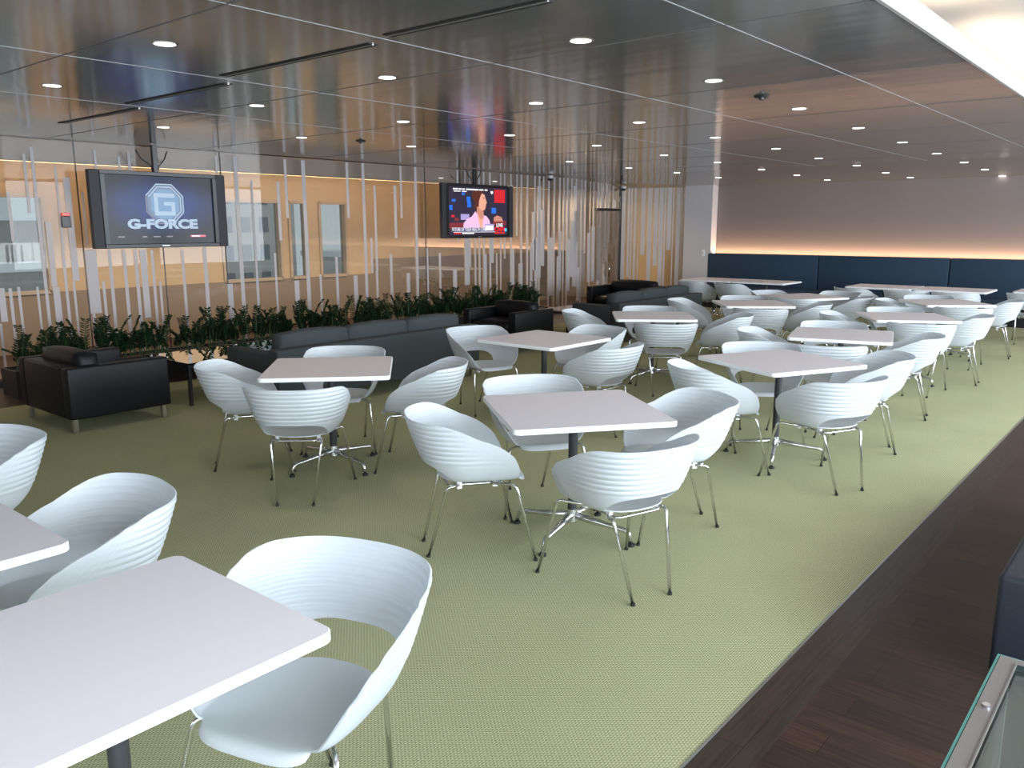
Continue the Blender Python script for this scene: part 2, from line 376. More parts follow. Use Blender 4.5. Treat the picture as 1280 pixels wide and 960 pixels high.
# room behind the glass
RX = -12.4
S_ = (RX)/GX
struct(one('trim_13', M['soffit'], lambda b: b.box(GX-.35, GX-.15, -3.2, 16.2, 2.47, 2.71)))
lstrip = one('cove_light_strip', M['led'], lambda b: b.box(GX-.39, GX-.35, -3.2, 14.0, 2.47, 2.50)); tag(lstrip, 'thin warm light strip along the soffit behind the striped glass', 'light')
REFL_WIN = [(4.05, 4.74), (7.45, 8.55), (8.75, 9.10), (9.40, 9.98), (1.2, 3.2)]  # made-up openings, standing in for windows reflected in the glass
ZW0, ZW1 = .82, 2.14
bw = MB(); ys = sorted(REFL_WIN); y0 = -3.2
for a, c in ys: bw.box(RX-.15, RX, y0, a, ZW0, HC+.1); y0 = c
bw.box(RX-.15, RX, y0, 17.8, ZW0, HC+.1)
for a, c in ys: bw.box(RX-.15, RX, a, c, ZW1, HC+.1)
struct(bw.build('wall_1', M['beige']))
struct(one('wall_2', M['tan_low'], lambda b: (b.box(RX-.15, RX+.01, -3.2, 17.8, 0, ZW0), b.box(RX, RX+.012, 10.6, 17.8, ZW0, 1.10))))
M['beige_dim'] = pm('brown_wall', (.44, .35, .24), .8)  # beige darkened in colour for the dimmer light at the far end
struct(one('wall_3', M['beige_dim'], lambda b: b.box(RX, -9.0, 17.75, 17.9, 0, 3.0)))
for i, (a, c) in enumerate(REFL_WIN):  # frames and panes of the made-up reflected windows
    w_ = one('window_%d' % (i+11), M['mullion'], lambda b: (b.box(RX-.1, RX+.03, a-.03, a+.02, ZW0, ZW1), b.box(RX-.1, RX+.03, c-.02, c+.03, ZW0, ZW1), b.box(RX-.1, RX+.03, a, c, ZW0-.02, ZW0+.03), b.box(RX-.1, RX+.03, a, c, ZW1-.03, ZW1+.02))); struct(w_)
    one('pane', M['caseglass'], lambda b: b.box(RX-.07, RX-.065, a, c, ZW0, ZW1), w_)
# warm wash on that wall
def area(name, loc, rot, sx_, sy_, e, col):
    ld = bpy.data.lights.new(name, 'AREA'); ld.shape = 'RECTANGLE'; ld.size = sx_; ld.size_y = sy_; ld.energy = e; ld.color = col
    o = bpy.data.objects.new(name, ld); C.objects.link(o); o.location = loc; o.rotation_euler = rot; return o
area('wall_wash_lamp', (GX-.5, 6.5, 2.62), (0, R(-35), 0), .1, 16, 580, (1, .76, .50))
area('wall_wash_lamp', (GX-.5, 14.6, 2.55), (0, R(-35), 0), .1, 3.4, 120, (1, .74, .44))
# made-up buildings and crane, standing in for reflections in the glass
bd = thing('office_building', 'pale office block with dark windows, seen through glass right of the first television', 'building', (-27, 0, 0))
one('wall', M['building'], lambda b: b.box(-3, 0, 15.2, 19.3, -8, 9), bd)
w0 = None
for iy in range(5):
    for iz in range(9):
        if w0 is None: w0 = o = one('window', M['bwin'], lambda b: b.box(0, .05, 0, .35, 0, .55), bd)
        else: o = w0.copy(); C.objects.link(o)
        o.location = (0, 15.5+iy*.75, -2.5+iz*1.0)
b2 = thing('snowy_house', 'grey building with a snow covered gable roof at far left behind the glass', 'building', (-27, 0, 0))
one('wall', M['concrete'], lambda b: b.box(-3, 0, 6.5, 10.6, -8, 1.9), b2)
one('roof', M['snow'], lambda b: b.add([(0.2, 6.2, 1.9), (.2, 10.8, 1.9), (.2, 9.6, 3.1), (-3.2, 6.2, 1.9), (-3.2, 10.8, 1.9), (-3.2, 9.6, 3.1)], [(0, 1, 2), (3, 5, 4), (0, 2, 5, 3), (1, 4, 5, 2), (0, 3, 4, 1)]), b2)
for iz in range(4): one('window_band', M['snow'], lambda b: b.box(0, .06, 7.4, 10.2, -2.6+iz*1.0, -2.3+iz*1.0), b2)
b3 = thing('low_building', 'low pale building behind the glass wall between the two televisions', 'building', (-24, 0, 0))
one('wall', M['building'], lambda b: b.box(-3, 0, 19.6, 26, -6, .6), b3)
one('parapet', M['snow'], lambda b: b.box(-3, .1, 19.5, 26, .6, .8), b3)
cr_ = one('tower_crane', M['orange'], lambda b: (b.tube([(-22, 16.55, -4), (-22, 16.55, 3.0)], .12, 6), b.tube([(-22, 16.2, 2.2), (-22, 17.2, 2.9)], .1, 6)))
tag(cr_, 'orange crane mast seen through the glass beside the pale office block', 'crane')

# ------------------------------------------------------------------ chairs
ZS, HS, A0, B0, BF = .43, .325, .195, .20, .225
def sp(v, e): return math.copysign(abs(v)**e, v)
def wall_pt(phi, u):
    s, c = math.sin(phi), math.cos(phi)
    n = 2.5 if c > 0 else 2.5+1.2*min(1, -c*1.6)
    ex = sp(s, 2/n); ey = -sp(c, 2/n)
    D = .14*s*s+(.165 if c > 0 else .01)*c*c
    a = 1-u; o = 3*a*a*u*.36+3*a*u*u*.64+u**3; bz = 3*a*u*u*.40+u**3
    k = min(1, max(0, (bz-.26)/.10))
    d2 = .0027*k*math.sin(bz*2*PI*12); B = B0 if c > 0 else BF
    return Vector((ex*(A0*(1+.2*max(0, -c))+D*o+d2), ey*(B+D*o+d2), ZS+HS*bz))
PE, PH = 140, 57
def rim_u(deg):
    p = abs(deg)
    if p < 48: return 1
    t = min(1, (p-48)/(PE-48)); return max(0, 1-t**2.0)**.78
def hole_u(deg):
    t = abs(deg)/PH
    return 0 if t >= 1 else .50*(1-t**3.6)**.5
def make_shell(parent):
    bm = bmesh.new()
    degs = sorted(set([-PE+3.5*i for i in range(int(2*PE/3.5)+1)]+[PE, -PH, PH, -PH+.5, PH-.5, -PH+1.6, PH-1.6]))
    ringd = degs+[PE+5*i for i in range(1, int((360-2*PE)/5))]
    ring = {}
    for dg in ringd:
        p = wall_pt(R(dg), 0); ring[dg] = bm.verts.new(p)
    NL, NU = 14, 50; NR = NL+NU; cols = {}
    for dg in degs:
        u0, u1 = hole_u(dg), rim_u(dg); us = .56*u1; col = []
        for k in range(NR+1):
            if u1 <= 1e-4 or (k == 0 and u0 == 0): col.append(ring[dg]); continue
            u = u0+(us-u0)*k/NL if k <= NL else us+(u1-us)*(k-NL)/NU
            col.append(bm.verts.new(wall_pt(R(dg), u)))
        cols[dg] = col
    for a, b_ in zip(degs, degs[1:]):
        for k in range(NR):
            q = []
            for v in (cols[a][k], cols[b_][k], cols[b_][k+1], cols[a][k+1]):
                if v not in q: q.append(v)
            if len(q) > 2:
                try: bm.faces.new(q)
                except ValueError: pass
    # seat pan
    prev = [ring[dg] for dg in ringd]; n = len(prev)
    for rr in (.86, .7, .5, .28, .1):
        cur = [bm.verts.new((v.co.x*rr, v.co.y*rr, ZS-.022*(1-rr**2)+.0)) for v in [ring[dg] for dg in ringd]]
        for i in range(n): bm.faces.new((prev[i], prev[(i+1) % n], cur[(i+1) % n], cur[i]))
        prev = cur
    bm.faces.new(prev)
    # waterfall front lip
    fr = [dg for dg in ringd if dg >= PE]+[-PE]
    prev = [ring[dg] for dg in fr]
    for k in (1, 2, 3, 4):
        t = k/4; cur = []
        for i, dg in enumerate(fr):
            dd = dg if dg >= 0 else 360-PE
            w = max(0, math.sin((dd-PE)/(360-2*PE)*PI))**.3
            p = ring[dg].co; cur.append(prev[i] if w < .02 else bm.verts.new((p.x*(1+.03*t*w), p.y+.030*w*math.sin(t*PI/2), p.z-.030*w*(1-math.cos(t*PI/2)))))
        for i in range(len(fr)-1):
            q = []
            for v in (prev[i], prev[i+1], cur[i+1], cur[i]):
                if v not in q: q.append(v)
            if len(q) > 2: bm.faces.new(q)
        prev = cur
    bmesh.ops.recalc_face_normals(bm, faces=bm.faces)
    bmesh.ops.solidify(bm, geom=bm.faces[:], thickness=.006)
    me = bpy.data.meshes.new('shell'); bm.to_mesh(me); bm.free()
    me.polygons.foreach_set('use_smooth', [True]*len(me.polygons)); me.set_sharp_from_angle(angle=R(60))
    me.materials.append(M['shell'])
    o = bpy.data.objects.new('shell', me); C.objects.link(o); o.parent = parent; return o
def make_chair():
    t = thing('shell_chair', '', 'chair')
    make_shell(t)
    zf = .393
    f = MB()
    loop = bend([(-.13, 0, zf), (-.13, .13, zf), (.13, .13, zf), (.13, -.165, zf), (-.13, -.165, zf), (-.13, 0, zf)], .03)
    f.tube(loop, .008, 8); f.build('seat_frame', M['chrome'], t, smooth=True)
    for s in (-1, 1):
        lg = MB(); lg.tube(bend([(s*.13, .06, zf), (s*.19, .13, zf+.004), (s*.232, .175, zf+.012), (s*.285, .27, .006)], .035), .0085, 8)
        o = lg.build('leg', M['chrome'], t, smooth=True)
        one('foot_glide', M['rubber'], lambda b: b.cyl(s*.286, .271, 0, .012, .011, 12), o, angle=40)
        lg = MB(); lg.tube(bend([(s*.13, -.10, zf), (s*.158, -.13, zf+.002), (s*.160, -.172, zf-.004), (s*.112, -.27, .006)], .025), .0085, 8)
        o = lg.build('leg', M['chrome'], t, smooth=True)
        one('foot_glide', M['rubber'], lambda b: b.cyl(s*.112, -.271, 0, .012, .011, 12), o, angle=40)
        for yy in (.085, -.105): one('mounting_clip', M['edge'], lambda b: b.box(s*.13-.011, s*.13+.011, yy-.014, yy+.014, .372, .412, bev=.003), t)
    return t
chair0 = make_chair(); used = [False]
def chair(x, y, deg, label, group):
    o = chair0 if not used[0] else copy_tree(chair0)
    used[0] = True
    o.location = (x, y, 0); o.rotation_euler = (0, 0, R(deg-90)); o['label'] = label; o['group'] = group
# ------------------------------------------------------------------ tables
ZT = .737
def rrect(hx, hy, r, n=5):
    pts = []
    for cx, cy, a0 in ((hx-r, hy-r, 0), (-hx+r, hy-r, 90), (-hx+r, -hy+r, 180), (hx-r, -hy+r, 270)):
        for k in range(n+1):
            a = R(a0+90*k/n); pts.append((cx+r*math.cos(a), cy+r*math.sin(a)))
    return pts
def table(x, y, deg, label, w=.868, d=.868, foot=0):
    t = thing('square_table', label, 'table', (x, y, 0), R(deg), 'white cafe tables')
    mb = MB(); th = .029; e = .003
    o1, o2 = rrect(w/2, d/2, .035), rrect(w/2-e, d/2-e, .033); n = len(o1)
    vs = [(a, b_, ZT-th) for a, b_ in o2]+[(a, b_, ZT-th+e) for a, b_ in o1]+[(a, b_, ZT-e) for a, b_ in o1]+[(a, b_, ZT) for a, b_ in o2]
    mb.add(vs, [tuple(range(n-1, -1, -1))]+[(l*n+k, l*n+(k+1) % n, (l+1)*n+(k+1) % n, (l+1)*n+k) for l in range(3) for k in range(n)], 1)
    mb.add(vs[3*n:], [tuple(range(n))], 0)
    mb.build('table_top', [M['laminate'], M['edge']], t)
    one('support_bracket', M['post'], lambda b: (b.box(-.25, .25, -.025, .025, ZT-th-.022, ZT-th), b.box(-.025, .025, -.25, .25, ZT-th-.022, ZT-th)), t)
    one('post', M['post'], lambda b: b.cyl(0, 0, .15, ZT-th-.02, .026, 20), t, angle=40)
    one('base_hub', M['alu'], lambda b: (b.cyl(0, 0, .085, .155, .036, 20, r1=.028), b.cyl(0, 0, .075, .085, .028, 20, r1=.036)), t, angle=40)
    for k in range(4):
        a = R(45+90*k+foot); c_, s_ = math.cos(a), math.sin(a)
        mb = MB()
        path = bend([(c_*.02, s_*.02, .118), (c_*.18, s_*.18, .098), (c_*.342, s_*.342, .082), (c_*.358, s_*.358, .012)], .03)
        mb.tube(path, .021, 10, r2=.0095)
        o = mb.build('leg', M['alu'], t, smooth=True)
        one('foot_glide', M['rubber'], lambda b: b.cyl(c_*.358, s_*.358, 0, .014, .02, 14), o, angle=40)
    return t
near = 'chairs in the foreground'
TB = {
 1: (-1.93, .78, 0, 'white table in the bottom left corner of the view, nearest the camera', .76, .78),
 0: (-3.10, .56, 0, 'white table cut by the left edge of view, behind the nearest table', .88, .88),
 2: (-4.716, 3.611, 46.8, 'white square table left of centre, below the blue screen television and before the grey sofa'),
 3: (-2.584, 3.616, 52.3, 'white square table in the middle foreground with its chrome four-foot base in full view'),
 4: (-4.452, 5.768, 88.8, 'white square table turned corner-on at the end of the grey sofa, behind the centre table'),
 5: (-4.683, 8.054, 35.9, 'white square table in front of the farther grey sofa with black armchair'),
 6: (-2.353, 5.918, 63.9, 'white square table right of the centre table, nearest of the right-hand row'),
 7: (-2.508, 7.731, 15.2, 'white square table second nearest in the right-hand row'),
 8: (-2.476, 9.722, 31.9, 'white square table third nearest in the right-hand row'),
 9: (-2.554, 11.846, 38.0, 'white square table fourth in the right-hand row, last before the bench tables'),
 10: (-4.446, 10.15, 37.9, 'white square table in the middle row, second farthest, behind the second sofa table'),
 11: (-4.33, 11.62, 60, 'white square table farthest in the middle row, just before the bench tables'),
 12: (-7.02, 14.3, 0, 'white table at the left end of the navy bench beside the white column', 1.0, .85),
 13: (-6.02, 14.3, 0, 'white table joined to the right of the leftmost bench table', .98, .85),
 14: (-4.02, 14.35, 0, 'white table at the middle of the navy bench, left one of a joined pair', 1.02, .85),
 15: (-2.97, 14.35, 0, 'white table at the middle of the navy bench, right one of a joined pair', 1.02, .85),
 16: (-1.72, 14.75, 0, 'white table at the right edge of view before the navy bench', .95, .85)}
FT = {2: -3.3, 3: 2.7, 6: .6}
for k, v in TB.items(): table(*v, foot=FT.get(k, 0))
CH_ = [
 (-1.80, 1.235, 287, 'large white ribbed shell chair nearest the camera, tucked at the corner of the nearest table', near),
 (-3.02, 1.115, 260, 'white ribbed shell chair tucked behind the table cut by the left edge', near),
 (-4.28, 1.14, 276, 'white ribbed shell chair cut off by the left edge of view', near),
 (-2.901, 3.150, 52.7, 'white shell chair at the left side of the centre table, seen in profile', 'chairs at the centre table'),
 (-2.062, 3.262, 161, 'white shell chair with its back to camera in front of the centre table', 'chairs at the centre table'),
 (-3.092, 3.95, 325, 'white shell chair tucked behind the far left edge of the centre table', 'chairs at the centre table'),
 (-2.258, 4.104, 230.7, 'white shell chair at the right side of the centre table, showing its ribbed inside', 'chairs at the centre table'),
 (-5.203, 3.265, 57, 'white shell chair at the left side of the table below the blue screen television', 'chairs at the left table'),
 (-4.379, 3.106, 131.5, 'white shell chair with back to camera at the near side of the left table', 'chairs at the left table'),
 (-5.107, 4.028, 310.6, 'white shell chair between the left table and the grey sofa, facing camera', 'chairs at the left table'),
 (-4.30, 4.065, 218, 'white shell chair at the right side of the left table, turned left', 'chairs at the left table'),
 (-5.176, 5.783, 345, 'white shell chair beside the grey sofa end, left of the corner-on table', 'chairs at the corner-on table'),
 (-4.477, 6.46, 256, 'white shell chair behind the corner-on table, mostly hidden by its top', 'chairs at the corner-on table'),
 (-3.849, 5.729, 179.7, 'white shell chair at the right of the corner-on table, back to camera', 'chairs at the corner-on table'),
 (-5.378, 7.902, 35, 'white shell chair left of the table before the farther grey sofa', 'chairs before the farther sofa'),
 (-5.024, 8.564, 304, 'white shell chair facing camera behind the table before the farther grey sofa', 'chairs before the farther sofa'),
 (-4.246, 7.559, 122, 'white shell chair with its flat back to camera at the table before the farther sofa', 'chairs before the farther sofa'),
 (-4.097, 8.492, 205, 'white shell chair turned left at right of the table before the farther sofa', 'chairs before the farther sofa'),
 (-2.573, 5.397, 48.6, 'white shell chair at left of the first right-row table, behind the centre table', 'chairs at the first right-row table'),
 (-2.657, 6.36, 305, 'white shell chair behind the first right-row table, only its top rim showing', 'chairs at the first right-row table'),
 (-1.945, 6.51, 206, 'white shell chair on the right of the first right-row table, ribbed inside showing', 'chairs at the first right-row table'),
 (-1.860, 5.49, 154, 'white shell chair with back to camera in front of the first right-row table', 'chairs at the first right-row table'),
 (-3.02, 7.50, 22.9, 'white shell chair at left of the second right-row table', 'chairs at the second right-row table'),
 (-2.762, 8.30, 293, 'white shell chair behind the second right-row table facing camera', 'chairs at the second right-row table'),
 (-2.055, 7.938, 190.5, 'white shell chair at the aisle side of the second right-row table', 'chairs at the second right-row table'),
 (-2.409, 7.075, 107, 'white shell chair in front of the second right-row table, behind the first table top', 'chairs at the second right-row table'),
 (-2.96, 9.50, 20.9, 'white shell chair at left of the third right-row table', 'chairs at the third right-row table'),
 (-2.70, 10.26, 300, 'white shell chair behind the third right-row table, rim just showing', 'chairs at the third right-row table'),
 (-2.051, 10.083, 184, 'white shell chair at the aisle side of the third right-row table', 'chairs at the third right-row table'),
 (-2.189, 9.199, 103, 'white shell chair in front of the third right-row table, back to camera', 'chairs at the third right-row table'),
 (-3.0, 11.67, 14.8, 'white shell chair at left of the fourth right-row table', 'chairs at the fourth right-row table'),
 (-2.858, 12.36, 291, 'white shell chair behind the fourth right-row table', 'chairs at the fourth right-row table'),
 (-2.12, 12.40, 185, 'white shell chair at the aisle side of the fourth right-row table', 'chairs at the fourth right-row table'),
 (-2.233, 11.261, 104.8, 'white shell chair in front of the fourth right-row table, back to camera', 'chairs at the fourth right-row table'),
 (-5.16, 9.98, 20, 'white shell chair at left of the fourth middle-row table', 'chairs at the far middle tables'),
 (-4.80, 10.70, 296, 'white shell chair behind the fourth middle-row table facing camera', 'chairs at the far middle tables'),
 (-4.10, 9.62, 110.8, 'white shell chair with back to camera before the fourth middle-row table', 'chairs at the far middle tables'),
 (-3.898, 10.40, 199, 'white shell chair turned left at right of the fourth middle-row table', 'chairs at the far middle tables'),
 (-4.22, 11.22, 82, 'white shell chair before the farthest middle-row table, back to camera', 'chairs at the far middle tables'),
 (-4.85, 11.95, 340, 'white shell chair at left of the farthest middle-row table', 'chairs at the far middle tables'),
 (-3.80, 11.74, 190, 'white shell chair at right of the farthest middle-row table', 'chairs at the far middle tables'),
 (-4.14, 12.30, 255, 'white shell chair behind the farthest middle-row table facing camera', 'chairs at the far middle tables'),
 (-6.93, 13.51, 70, 'white shell chair nearest the white column, before the leftmost bench table', 'chairs at the bench tables'),
 (-6.19, 13.43, 72, 'white shell chair before the bench, second from the white column', 'chairs at the bench tables'),
 (-4.19, 13.60, 66, 'white shell chair at left of the middle pair of bench tables', 'chairs at the bench tables'),
 (-3.485, 13.66, 94, 'white shell chair between the middle pair of bench tables', 'chairs at the bench tables'),
 (-2.804, 13.68, 91, 'white shell chair at right of the middle pair of bench tables', 'chairs at the bench tables'),
 (-1.89, 14.15, 84, 'white shell chair at the right edge of view before the last bench table', 'chairs at the bench tables')]
for c in CH_: chair(*c)

# ------------------------------------------------------------------ bench along the back wall
bt = 1.128
bn = thing('banquette_bench', 'long navy upholstered banquette with tall panelled back along the taupe wall', 'bench', (-8.42, BY-.02, 0))
xs = [0, 2.43, 4.82, 7.2, 9.6, 12.0]
for a, c in zip(xs, xs[1:]):
    one('back_panel', M['navy'], lambda b: b.box(a+.006, c-.006, -.24, -.10, .42, bt, bev=.02, seg=3), bn, angle=40)
    one('seat_cushion', M['navy'], lambda b: b.box(a+.006, c-.006, -.80, -.245, .30, .455, bev=.03, seg=3), bn, angle=40)
one('plinth', M['black'], lambda b: b.box(.02, 12.0, -.72, -.08, 0, .298), bn)
one('back_frame', M['white_paint'], lambda b: b.box(0, 12.0, -.098, -.0, 0, bt-.06), bn)
bl = one('bench_light_strip', M['led_bench'], lambda b: b.box(-8.36, 3.5, BY-.085, BY-.05, bt-.058, bt-.035)); tag(bl, 'amber light strip glowing along the top of the navy bench back', 'light')
area('bench_glow_lamp', (-2.5, BY-.075, bt-.03), (R(180+12), 0, 0), 11.8, .05, 80, (1, .62, .36))

# ------------------------------------------------------------------ lounge furniture
def armchair(loc, rz, label, w=.98, d=.86, h=.56):
    t = thing('club_armchair', label, 'armchair', (loc[0], loc[1], 0), rz, 'black club armchairs')     # faces local +Y
    for s in (-1, 1):
        a, c = sorted((s*w/2, s*(w/2-.13))); one('arm', M['leather'], lambda b: b.box(a, c, -d/2, d/2, .12, h, bev=.018, seg=3), t, angle=40)
        for yy in (-d/2+.05, d/2-.05): one('leg', M['chrome'], lambda b: b.box(s*(w/2-.06)-.02, s*(w/2-.06)+.02, yy-.02, yy+.02, 0, .125, bev=.003), t)
    one('backrest', M['leather'], lambda b: b.box(-w/2+.132, w/2-.132, -d/2, -d/2+.15, .12, h, bev=.018, seg=3), t, angle=40)
    one('seat_base', M['leather'], lambda b: b.box(-w/2+.132, w/2-.132, -d/2+.152, d/2-.02, .12, .27, bev=.01), t)
    one('seat_cushion', M['leather'], lambda b: b.box(-w/2+.14, w/2-.14, -d/2+.16, d/2-.01, .272, .42, bulge=.02), t, smooth=True)
    one('back_cushion', M['leather'], lambda b: b.box(-w/2+.14, w/2-.14, -d/2+.155, -d/2+.33, .43, h+.09, bulge=.02), t, smooth=True)
    return t
def sofa(loc, rz, label, w=2.7, n=3, d=.86, h=.60):
    t = thing('sofa', label, 'sofa', (loc[0], loc[1], 0), rz, 'charcoal sofas')
    one('backrest', M['charcoal'], lambda b: b.box(-w/2, w/2, -d/2, -d/2+.16, .12, h, bev=.02, seg=3), t, angle=40)
    for s in (-1, 1):
        a, c = sorted((s*w/2, s*(w/2-.15))); one('arm', M['charcoal'], lambda b: b.box(a, c, -d/2+.162, d/2, .12, h-.04, bev=.02, seg=3), t, angle=40)
        for yy in (-d/2+.06, d/2-.06): one('leg', M['chrome'], lambda b: b.box(s*(w/2-.08)-.02, s*(w/2-.08)+.02, yy-.02, yy+.02, 0, .125, bev=.003), t)
    one('seat_base', M['charcoal'], lambda b: b.box(-w/2+.152, w/2-.152, -d/2+.162, d/2-.02, .12, .27, bev=.01), t)
    cw = (w-.32)/n
    for i in range(n):
        x0 = -w/2+.16+cw*i
        one('seat_cushion', M['charcoal'], lambda b: b.box(x0+.005, x0+cw-.005, -d/2+.17, d/2-.01, .272, .43, bulge=.02), t, smooth=True)
        one('back_cushion', M['charcoal'], lambda b: b.box(x0+.005, x0+cw-.005, -d/2+.165, -d/2+.35, .44, h+.12, bulge=.025), t, smooth=True)
    return t
armchair((-7.66, 3.22), 0, 'black leather club armchair at left before the plants, chrome legs showing', w=1.05, d=.88)
armchair((-7.58, 8.98), PI, 'black leather club armchair facing left at the far end of the plant row')
sofa((-6.84, 5.70), PI/2, 'charcoal fabric sofa with back to the cafe tables, nearer of two', w=2.75)
sofa((-6.95, 11.55), PI/2, 'charcoal fabric sofa with back to the cafe tables, farther one near the column', w=2.6)
armchair((-8.35, 13.4), PI, 'black leather club armchair before the far glass corner, beyond the farther sofa', w=1.25, d=.95, h=.60)
def coffee(loc, w, l, z, label, name='coffee_table', topm='tableglass'):
    t = thing(name, label, 'table', (loc[0], loc[1], 0))
    one('table_top', M[topm], lambda b: b.box(-w/2, w/2, -l/2, l/2, z-.014, z), t)
    one('frame', M['black'], lambda b: (b.box(-w/2, w/2, -l/2, -l/2+.03, z-.044, z-.016), b.box(-w/2, w/2, l/2-.03, l/2, z-.044, z-.016), b.box(-w/2, -w/2+.03, -l/2+.03, l/2-.03, z-.044, z-.016), b.box(w/2-.03, w/2, -l/2+.03, l/2-.03, z-.044, z-.016)), t)
    for sx_ in (-1, 1):
        for sy_ in (-1, 1): one('leg', M['black'], lambda b: b.box(sx_*(w/2-.02)-.015, sx_*(w/2-.02)+.015, sy_*(l/2-.02)-.015, sy_*(l/2-.02)+.015, 0, z-.044), t)
    return t
coffee((-7.85, 5.05), .85, 2.1, .42, 'glass topped coffee table with dark frame between plants and nearer sofa')
M['tabletan'] = pm('tan_gloss_top', (.30, .22, .15), .18)
coffee((-7.9, 10.9), .6, .9, .40, 'small low dark framed table with tan top beyond the far armchair of the plant row', 'side_table', 'tabletan')

# planters with ZZ plants
def leaf(mb, base, dirv, up_, l, w):
    d_ = dirv.normalized(); s_ = d_.cross(up_).normalized(); n_ = s_.cross(d_)
    pts = [base, base+d_*l*.3+s_*w*.5+n_*.004, base+d_*l*.65+s_*w*.42, base+d_*l, base+d_*l*.65-s_*w*.42, base+d_*l*.3-s_*w*.5+n_*.004]
    mid = [base+d_*l*.35-n_*.008, base+d_*l*.68-n_*.010]
    o = len(mb.v); mb.v += [tuple(p) for p in pts+mid]
    for f in ((0, 1, 6), (1, 2, 7, 6), (2, 3, 7), (0, 6, 5), (6, 7, 4, 5), (7, 3, 4)): mb.f.append(tuple(i+o for i in f)); mb.m.append(0)
def zz(seed, w=.28, l=.80, z0=.27):
    rr = random.Random(seed); fo, stm = MB(), MB()
    for _ in range(46):
        bx, by = rr.uniform(-.5, .5)*w*.7, rr.uniform(-.5, .5)*l*.9
        H_ = rr.uniform(.16, .34) if rr.random() < .7 else rr.uniform(.34, .52); a = rr.uniform(0, 2*PI); ln = rr.uniform(.02, .20)
        P = []
        for k in range(9):
            t = k/8; P.append(Vector((bx+math.cos(a)*ln*t*t, by+math.sin(a)*ln*t*t, z0+H_*t*(1-.12*t*t))))
        stm.tube(P, .007, 5, r2=.002)
        side = Vector((-math.sin(a+rr.uniform(-.6, .6)), math.cos(a), 0)).normalized()
        for k in range(2, 9):
            for q in (0, .5):
                t = min(1, (k+q)/8); i = min(7, int(t*8)); p = P[i].lerp(P[i+1], t*8-i); tg = (P[i+1]-P[i]).normalized()
                for s in (-1, 1):
                    dv = side*s*.85+tg*.55+Vector((rr.uniform(-.2, .2), rr.uniform(-.2, .2), rr.uniform(-.1, .2)))
                    leaf(fo, p, dv, Vector((0, 0, 1)), rr.uniform(.05, .075)*(1-.25*abs(t-.55)), .030)
    return fo, stm
protos = []
n_pl = 10; py0, py1 = 3.05, 11.9
for i in range(n_pl):
    yy = py0+.45+(py1-py0-.9)*i/(n_pl-1)
    lab = 'black trough of glossy green leafy plants before the glass wall, %s from the left' % ORD[i]
    if i < 4:
        t = thing('potted_plant', lab, 'plant', (-9.30, yy, 0), 0, 'troughs of leafy plants')
        one('planter', M['planter'], lambda b: (b.box(-.2, .2, -.44, -.42, 0, .28), b.box(-.2, .2, .42, .44, 0, .28), b.box(-.2, -.18, -.42, .42, 0, .28), b.box(.18, .2, -.42, .42, 0, .28), b.box(-.18, .18, -.42, .42, 0, .03)), t)
        one('soil', M['soil'], lambda b: b.box(-.179, .179, -.419, .419, .031, .25), t)
        fo, stm = zz(i+3); fo.build('foliage', M['leaf'], t); stm.build('stems', M['stem'], t)
        protos.append(t)
    else:
        t = copy_tree(protos[(i*3+1) % 4]); t.location = (-9.30, yy, 0); t.rotation_euler = (0, 0, PI if i % 2 else 0); t['label'] = lab

# ------------------------------------------------------------------ televisions
def text_into(mb, txt, x, z, size, mi, yoff, sx_=1.0, bold=0, align='CENTER'):
    cu = bpy.data.curves.new('txt', 'FONT'); cu.body = txt; cu.size = size; cu.align_x = align; cu.offset = bold; cu.fill_mode = 'FRONT'; cu.resolution_u = 3
    o = bpy.data.objects.new('txt', cu); C.objects.link(o); bpy.context.view_layer.update()
    me = bpy.data.meshes.new_from_object(o.evaluated_get(bpy.context.evaluated_depsgraph_get()))
    mb.add([(x+v.co.x*sx_, yoff, z+v.co.y) for v in me.vertices], [list(p.vertices) for p in me.polygons], mi)
    bpy.data.objects.remove(o); bpy.data.curves.remove(cu); bpy.data.meshes.remove(me)
def tv(loc, rz, W, H, label, draw, mats, tilt=0, sw=.13):
    t = thing('television', label, 'television', loc, rz, 'hanging televisions'); t.rotation_euler = (tilt, 0, rz)    # screen faces local -Y, local origin = screen centre
    b = .05; iw = W-2*sw
    one('bezel', M['black'], lambda m_: (m_.box(-iw/2, iw/2, -.03, .06, -H/2, -H/2+b, bev=.006), m_.box(-iw/2, iw/2, -.03, .06, H/2-b, H/2, bev=.006), m_.box(-iw/2, -iw/2+b, -.03, .06, -H/2+b, H/2-b), m_.box(iw/2-b, iw/2, -.03, .06, -H/2+b, H/2-b), m_.box(-iw/2+b, iw/2-b, -.005, .06, -H/2+b, H/2-b)), t)
    if sw > 0:
        for s in (-1, 1):
            a, c = sorted((s*(iw/2+.003), s*W/2)); one('speaker', M['speaker'], lambda m_: m_.box(a, c, -.028, .055, -H/2, H/2, bev=.01), t)
    mb = MB(); w2, h2 = iw/2-b, H/2-b
    draw(mb, w2, h2); mb.build('screen', mats, t)
    one('maker_badge', M['strip'], lambda m_: m_.box(-.05, .05, -.033, -.03, -H/2+.018, -H/2+.030), t)
    top = HC-loc[2]-.012
    one('ceiling_mount', M['black'], lambda m_: (m_.box(-.03, .03, .065, .125, -.2, top, bev=.004), m_.box(-.25, .25, .06, .085, -.2, .2)), t)
    for s in (-1, 1):
        one('cable', M['black'], lambda m_: m_.tube([(s*.02, .1, H/2-.05), (s*.05, .09, H/2+.08), (s*(.12 if s > 0 else .18), .08, H/2+.16), (s*(.16 if s > 0 else .24), .08, H/2+.26)], .009, 6), t, smooth=True)
    return t
M['speaker'] = pm('dark_grey_grille', (.03, .03, .033), .6)
